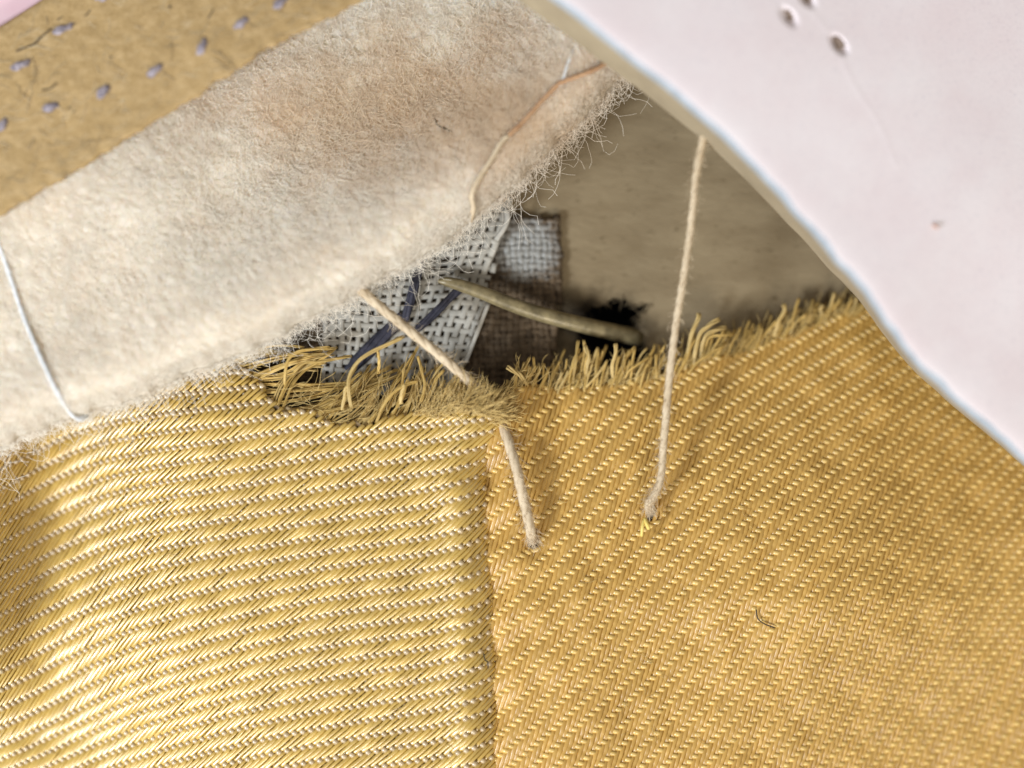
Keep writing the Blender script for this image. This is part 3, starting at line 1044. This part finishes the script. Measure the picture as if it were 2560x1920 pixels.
part('board', mesh('board', P(np.stack([VX, VY, VZ], -1).reshape(-1, 3)), q, M['board']), bd)


def bz(x, y):
    e = np.interp(x, Be[:, 0], Be[:, 1])
    d = (e - y) * 0.863
    return board_z(d) + 2.5 * lumps(x, y, 120, 3)


for (x, y, L, w, ang) in ((128, 268, 36, 17, 25), (260, 228, 36, 13, 45), (385, 178, 38, 15, 38), (504, 117, 38, 15, 62), (603, 58, 34, 14, 45), (4, 312, 34, 13, 50),
                          (52, 162, 44, 14, 22), (157, 73, 50, 16, 22), (-60, 200, 40, 14, 25), (-110, 370, 36, 14, 35), (700, 8, 34, 13, 45), (262, -10, 40, 14, 25)):
    tb = Tubes()
    a = math.radians(ang)
    for k in range(5):
        o = (k - 2) / 2 * w * 0.42 + rng.normal() * 1.5
        pts = []
        sh = rng.uniform(-5, 5)
        for m in np.linspace(-1, 1, 9):
            l = m * L * 0.5 * rng.uniform(0.96, 1.02) + sh
            oo = o * (1 - 0.55 * m * m) + 2.2 * math.sin(m * 4 + k)
            xx = x + l * math.cos(a) + oo * math.sin(a)
            yy = y - l * math.sin(a) + oo * math.cos(a)
            pts.append((xx, yy, bz(xx, yy) + 7 * (1 - m * m) - 3 * abs(k - 2) / 2))
        tb.add(P(np.array(pts)), 4.1 / PX, sides=6)
    st_o = part('stitch', tb.build('stitch', M['stitch']), bd)
    tb = Tubes()
    for e_ in (-1, 1):
        hx, hy = x + e_ * L * 0.46 * math.cos(a), y - e_ * L * 0.46 * math.sin(a)
        tb.add(P(np.array([(hx - 5 * math.cos(a), hy + 5 * math.sin(a), bz(hx, hy) - 1.5), (hx, hy, bz(hx, hy) + 0.6), (hx + 5 * math.cos(a), hy - 5 * math.sin(a), bz(hx, hy) - 1.5)])),
               np.array([4, 8, 4]) / PX, np.array([0.8, 1.2, 0.8]) / PX, sides=8)
    part('stitch_hole', tb.build('stitch_hole', M['dark']), st_o)
tb = Tubes()
for k in range(700):
    x, y = rng.uniform(-100, 850), rng.uniform(-60, 540)
    e = np.interp(x, Be[:, 0], Be[:, 1])
    if not (6 < (e - y) * 0.863 < 400):
        continue
    p = strand(x, y, 0, rng.normal(28, 30), rng.uniform(12, 60), 6, 0.3, 0, rng.normal() * 0.1)
    p[:, 2] = bz(p[:, 0], p[:, 1]) + 0.8
    tb.add(P(p), rng.uniform(0.7, 1.5) / PX, 0.8 / PX, sides=3, cap=False)
part('board_fibres', tb.build('board_fibres', noise_col('straw_fibre', [(0.35, (0.38, 0.27, 0.13)), (0.65, (0.70, 0.55, 0.33))], 0.9, rough=0.8)), bd, kind='stuff')
# cracks and pits in the board
for pts, r in (([(40, 128), (85, 110), (100, 95), (128, 72)], 2.0), ([(182, 62), (200, 50), (218, 35), (232, 16)], 1.8), ([(105, 226), (125, 222), (142, 207)], 1.6),
               ([(143, 50), (158, 40)], 1.6), ([(172, 269), (174, 271)], 3.6), ([(183, 279), (186, 281)], 2.4), ([(422, 16), (428, 18)], 3.4), ([(274, 144), (279, 142)], 2.2),
               ([(520, 46), (530, 30), (532, 22)], 1.6)):
    p = np.array(pts, float)
    p = np.column_stack([p, bz(p[:, 0], p[:, 1]) + 1.0])
    tb = Tubes()
    tb.add(P(spline(p, max(4, len(p) * 4))), r / PX, r * 0.5 / PX, sides=6)
    part('crack', tb.build('crack', M['dark']), bd)

# pink leather showing past the board's far corner
pk = np.array([(-300, -300), (320, -300), (320, 60), (-300, 330)])
nn = 14
gu, gv = np.meshgrid(np.linspace(0, 1, nn), np.linspace(0, 1, nn), indexing='ij')
gp = (pk[0] * (1 - gu)[..., None] * (1 - gv)[..., None] + pk[1] * gu[..., None] * (1 - gv)[..., None] + pk[2] * (gu * gv)[..., None] + pk[3] * ((1 - gu) * gv)[..., None])
gz_ = 30 + 15 * np.sin(gu * 2) * np.cos(gv * 3)
gverts = np.concatenate([gp, gz_[..., None]], -1).reshape(-1, 3)
r, c = np.meshgrid(np.arange(nn - 1), np.arange(nn - 1), indexing='ij')
q = np.stack([r * nn + c, r * nn + c + 1, (r + 1) * nn + c + 1, (r + 1) * nn + c], -1).reshape(-1, 4)
q = np.concatenate([q[:, ::-1], ])
top('pink_lining', mesh('pink_lining', P(gverts), q, M['blush']), 'pale pink lining corner showing beyond the brown board', 'lining')

# ---------------------------------------------------------------- the pinkish leather flap
Fe = spline([(1180, -170), (1290, -90), (1406, 0), (1539, 104), (1666, 205), (1805, 324), (1895, 412), (1967, 492), (2030, 560), (2083, 625), (2135, 682), (2175, 729), (2215, 788), (2250, 838),
             (2314, 914), (2375, 972), (2441, 1030), (2500, 1080), (2560, 1134), (2680, 1240), (2800, 1350)], 420)
FU = np.array([0.69, -0.724])                         # inwards, to the upper right
fs = np.linspace(0, 1, len(Fe))
FJ = np.stack([3.0 * np.sin(fs * 62) + 1.6 * np.sin(fs * 131), 2.4 * np.sin(fs * 83 + 1)], -1)
Wd = np.interp(Fe[:, 0], [1200, 1400, 1700, 2000, 2200, 2350, 2560, 2800], [72, 66, 56, 44, 34, 28, 24, 22])
ZR_ = np.interp(Fe[:, 0], [1200, 1700, 2200, 2560, 2800], [255, 250, 225, 175, 150])
ZW = np.interp(Fe[:, 0], [1200, 1500, 1800, 2150, 2560, 2800], [150, 125, 70, -10, -60, -90])


def flap_pts(d, z):
    w = np.exp(-np.abs(np.mean(d)) / 25.0)
    return np.stack([Fe[:, 0] + FU[0] * d + FJ[:, 0] * w, Fe[:, 1] + FU[1] * d + FJ[:, 1] * w, z], -1)


def strip(name, cols, mat, parent, kind=None):
    v = np.stack(cols, 1)
    n1, n2 = v.shape[:2]
    r, c = np.meshgrid(np.arange(n1 - 1), np.arange(n2 - 1), indexing='ij')
    q = np.stack([r * n2 + c, r * n2 + c + 1, (r + 1) * n2 + c + 1, (r + 1) * n2 + c], -1).reshape(-1, 4)
    return part(name, mesh(name, P(v.reshape(-1, 3)), q, mat), parent)


fp = thing('leather_flap', 'pale pink leather flap with a curved pale cut edge and punched holes', 'leather', P((2200, 500, 60)))
pits = [(1972, 42, 29, 16, -58), (2098, 112, 32, 17, -52), (2017, -2, 26, 15, -50), (2560, 0, 20, 10, -50)]


def flap_top_z(d, x, y):
    z = ZR_ - 0.24 * d - 4 * np.exp(-d / 14.0) + 3 * lumps(x, y, 260, 5)
    for (hx, hy, a, b, an) in pits:
        t = math.radians(an)
        u = (x - hx) * math.cos(t) - (y - hy) * math.sin(t)
        v = (x - hx) * math.sin(t) + (y - hy) * math.cos(t)
        e = np.sqrt((u / a) ** 2 + (v / b) ** 2)
        z = z - 13 * (1 - sst(0.55, 1.1, e))
    for (x0, y0, x1, y1) in ((2105, 145, 2250, 420), (2110, 320, 2240, 560), (2020, 12, 2085, 88)):
        px, py = x - x0, y - y0
        ln = math.hypot(x1 - x0, y1 - y0)
        u = (px * (x1 - x0) + py * (y1 - y0)) / ln
        v = (px * (y1 - y0) - py * (x1 - x0)) / ln + 5 * np.sin(u / 40)
        z = z + 0.5 * np.exp(-(v / 6.0) ** 2) * ((u > 0) & (u < ln))
    return z


dcol = np.concatenate([[0, 3, 8, 16, 30], np.arange(50, 230, 30), np.arange(240, 560, 4.0), np.arange(575, 1900, 60)])
cols = []
for d in dcol:
    w = math.exp(-d / 25.0)
    x, y = Fe[:, 0] + FU[0] * d + FJ[:, 0] * w, Fe[:, 1] + FU[1] * d + FJ[:, 1] * w
    cols.append(np.stack([x, y, flap_top_z(d, x, y)], -1))
strip('grain_face', cols, M['pink'], fp)
rimz = flap_top_z(0.0, Fe[:, 0], Fe[:, 1])
cols = [flap_pts(0.0, rimz), flap_pts(-4, rimz - 3), flap_pts(-9, rimz - 9), flap_pts(-14, rimz - 20), flap_pts(-17, rimz - 34)]
strip('cut_edge', cols[::-1], M['cut_edge'], fp)
cols = [flap_pts(-17, rimz - 34)]
for t in (0.15, 0.35, 0.6, 0.82, 0.95, 1.0):
    cols.append(flap_pts(-17 - (Wd - 17) * (t ** 0.9), rimz - 34 + (ZW - rimz + 34) * t))
cols.append(flap_pts(-Wd + 6, ZW - 14))
cols.append(flap_pts(60, ZW - 20))
cols.append(flap_pts(1880, ZW - 480))
strip('suede_wall', cols[::-1], M['suede'], fp)
for (hx, hy, a, b, an) in pits[:3]:
    t = math.radians(an)
    tb = Tubes()
    for k in range(4):
        o = (k - 1.5) * b * 0.35
        pts = []
        for m in np.linspace(-0.78, 0.35, 7):
            u, v = m * a, o * (1 - 0.4 * m * m)
            x, y = hx + u * math.cos(t) + v * math.sin(t), hy - u * math.sin(t) + v * math.cos(t)
            pts.append((x, y, 0))
        pts = np.array(pts)
        # distance in from the rim, for the height of the pit floor
        i0 = np.argmin((Fe[:, 0][:, None] + FU[0] * np.linspace(0, 900, 90)[None] - hx) ** 2 + (Fe[:, 1][:, None] + FU[1] * np.linspace(0, 900, 90)[None] - hy) ** 2)
        si, di = divmod(i0, 90)
        dz = np.linspace(0, 900, 90)[di]
        pts[:, 2] = ZR_[si] - 0.24 * dz - 11 + 1.5 * np.sin(np.arange(7) + k)
        tb.add(P(pts), 5.0 / PX, 3 / PX, sides=6)
    part('raw_hole_fibres', tb.build('raw_hole_fibres', M['hole_brown']), fp)


# ---------------------------------------------------------------- sewing threads
def thread(name, label, cat, ctrl, r, mats, n=70, turns=10, fuzz=80, group='loose sewing threads', plies=3, split=None):
    c = spline(ctrl, n)
    t = thing(name, label, cat, P(c[-1]), group)
    d = np.gradient(c, axis=0)
    L = np.concatenate([[0], np.cumsum(np.linalg.norm(np.diff(c, axis=0), axis=1))])
    s = np.cross(d, (0, 0, 1.0))
    ln = np.linalg.norm(s, axis=1)
    s = np.where(ln[:, None] > 1e-6, s / (ln[:, None] + 1e-9), np.array([1.0, 0, 0]))
    b = np.cross(s, d)
    b /= np.linalg.norm(b, axis=1)[:, None] + 1e-9
    for k in range(plies):
        a = k * 2 * math.pi / plies + turns * 2 * math.pi * L / L[-1]
        cc = c + s * (np.cos(a) * r * 0.30)[:, None] + b * (np.sin(a) * r * 0.30)[:, None]
        rr = r * 0.74 * (1 + 0.06 * lumps(L, 0 * L + k * 50, 40, 2))
        for mi, m in enumerate(mats):
            lo, hi = (0, n) if len(mats) == 1 else ((0, split + 1) if mi == 0 else (split, n))
            tb = Tubes()
            tb.add(P(cc[lo:hi]), rr[lo:hi] / PX, sides=8)
            part('ply', tb.build('ply', m), t)
    tb = Tubes()
    for k in range(fuzz):
        i = rng.integers(1, n - 1)
        a = rng.uniform(0, 6.28)
        p0 = c[i] + (s[i] * math.cos(a) + b[i] * math.sin(a)) * r * 0.9
        ang = math.degrees(math.atan2(-d[i, 1], d[i, 0])) + rng.choice([-1, 1]) * rng.uniform(8, 60)
        p = strand(p0[0], p0[1], p0[2], ang, rng.uniform(8, 30) * r / 10, 6, 0.35, rng.uniform(-.3, .3), rng.normal() * 0.12)
        tb.add(P(p), 0.5 / PX, sides=3, taper=True, cap=False)
    if fuzz:
        part('fuzz', tb.build('fuzz', mats[0]), t, kind='stuff')
    return t


def wool_z(x, y):
    e = np.interp(x, We[:, 0], We[:, 1])
    d = (e - y) * 0.863
    s = np.interp(x - WU[0] * d, We[:, 0], Wl)
    return wool_top(s, np.clip(d, 0, None))


thread('sewing_thread', 'thick cream thread slanting from the wool over the gauze, under the gold corner', 'thread',
       [(850, 680, 20), (905, 728, 30), (990, 800, 34), (1080, 872, 30), (1150, 932, 14), (1205, 985, -25), (1245, 1040, -45), (1268, 1095, -18), (1292, 1175, 8), (1313, 1266, 8), (1326, 1325, 2),
        (1331, 1346, -26), (1333, 1352, -70)], 12.5, [M['cream']], n=110, turns=7, fuzz=900)
thread('sewing_thread', 'taut cream thread hanging from the pink flap down to a hole in the gold cloth', 'thread',
       [(1762, 330, 95), (1742, 425, 88), (1728, 560, 74), (1708, 700, 58), (1690, 810, 44), (1672, 960, 30), (1660, 1100, 16), (1652, 1195, 8), (1641, 1228, 6), (1622, 1258, -4), (1622, 1272, -34), (1625, 1278, -80)],
       9.5, [M['cream']], n=110, turns=10, fuzz=900)
thread('sewing_thread', 'white thread lying over the cream wool at the left edge', 'thread',
       [(x, y, float(wool_z(x, y)) + 7) for x, y in ((-60, 470), (-30, 545), (0, 620), (28, 700), (62, 800), (100, 890), (140, 975), (172, 1028))] + [(200, 1048, 50), (222, 1030, 30)],
       5.6, [M['white_thread']], n=80, turns=9, fuzz=260)
wt = [(1176, 552), (1184, 520), (1180, 484), (1200, 442), (1232, 392), (1256, 352), (1290, 322), (1330, 280), (1366, 240), (1400, 208), (1440, 192), (1482, 176), (1530, 150)]


thread('sewing_thread', 'thin thread on the wool turning from cream to rust brown near the flap', 'thread',
       [(x, y, wool_z(x, y) + 9) for x, y in wt], 6.0, [M['cream'], M['rust']], n=80, turns=11, fuzz=50, split=36)
thread('sewing_thread', 'short thin cream thread on the wool beside the flap, above the rust thread', 'thread',
       [(x, y, wool_z(x, y) + 7) for x, y in ((1436, 120), (1420, 160), (1410, 195), (1398, 214))], 4.5, [M['white_thread']], n=20, turns=3, fuzz=15)


# ---------------------------------------------------------------- stray hairs and specks
def hair(name, label, cat, pts, r, mat, group=None):
    tb = Tubes()
    tb.add(P(spline(pts, 16)), r / PX, sides=5, taper=True)
    top(name, tb.build(name, mat), label, cat, group)


hair('stray_hair', 'short dark hair lying on the cream wool', 'hair',
     [(x, y, wool_z(x, y) + 14) for x, y in ((1088, 296), (1094, 312), (1112, 321), (1132, 330))], 1.7, M['dark'], 'stray dark hairs')
hair('stray_hair', 'dark curved hair lying on the right gold cloth', 'hair',
     [(x, y, zR(x, y) + 14) for x, y in ((1891, 1524), (1894, 1545), (1912, 1560), (1940, 1570))], 1.7, M['dark'], 'stray dark hairs')
hair('stray_hair', 'tiny brown hair on the gold cloth beside the seam', 'hair',
     [(x, y, zL(x, y) + 14) for x, y in ((1209, 1634), (1213, 1650), (1220, 1656), (1220, 1672))], 1.4, M['dark'], 'stray dark hairs')
i0 = np.argmin(np.abs(Fe[:, 0] - 1960))
hair('orange_speck', 'tiny orange speck on the pink leather flap', 'speck', [(2332, 562, 175), (2340, 566, 177), (2347, 570, 174)], 2.6, M['orange'])
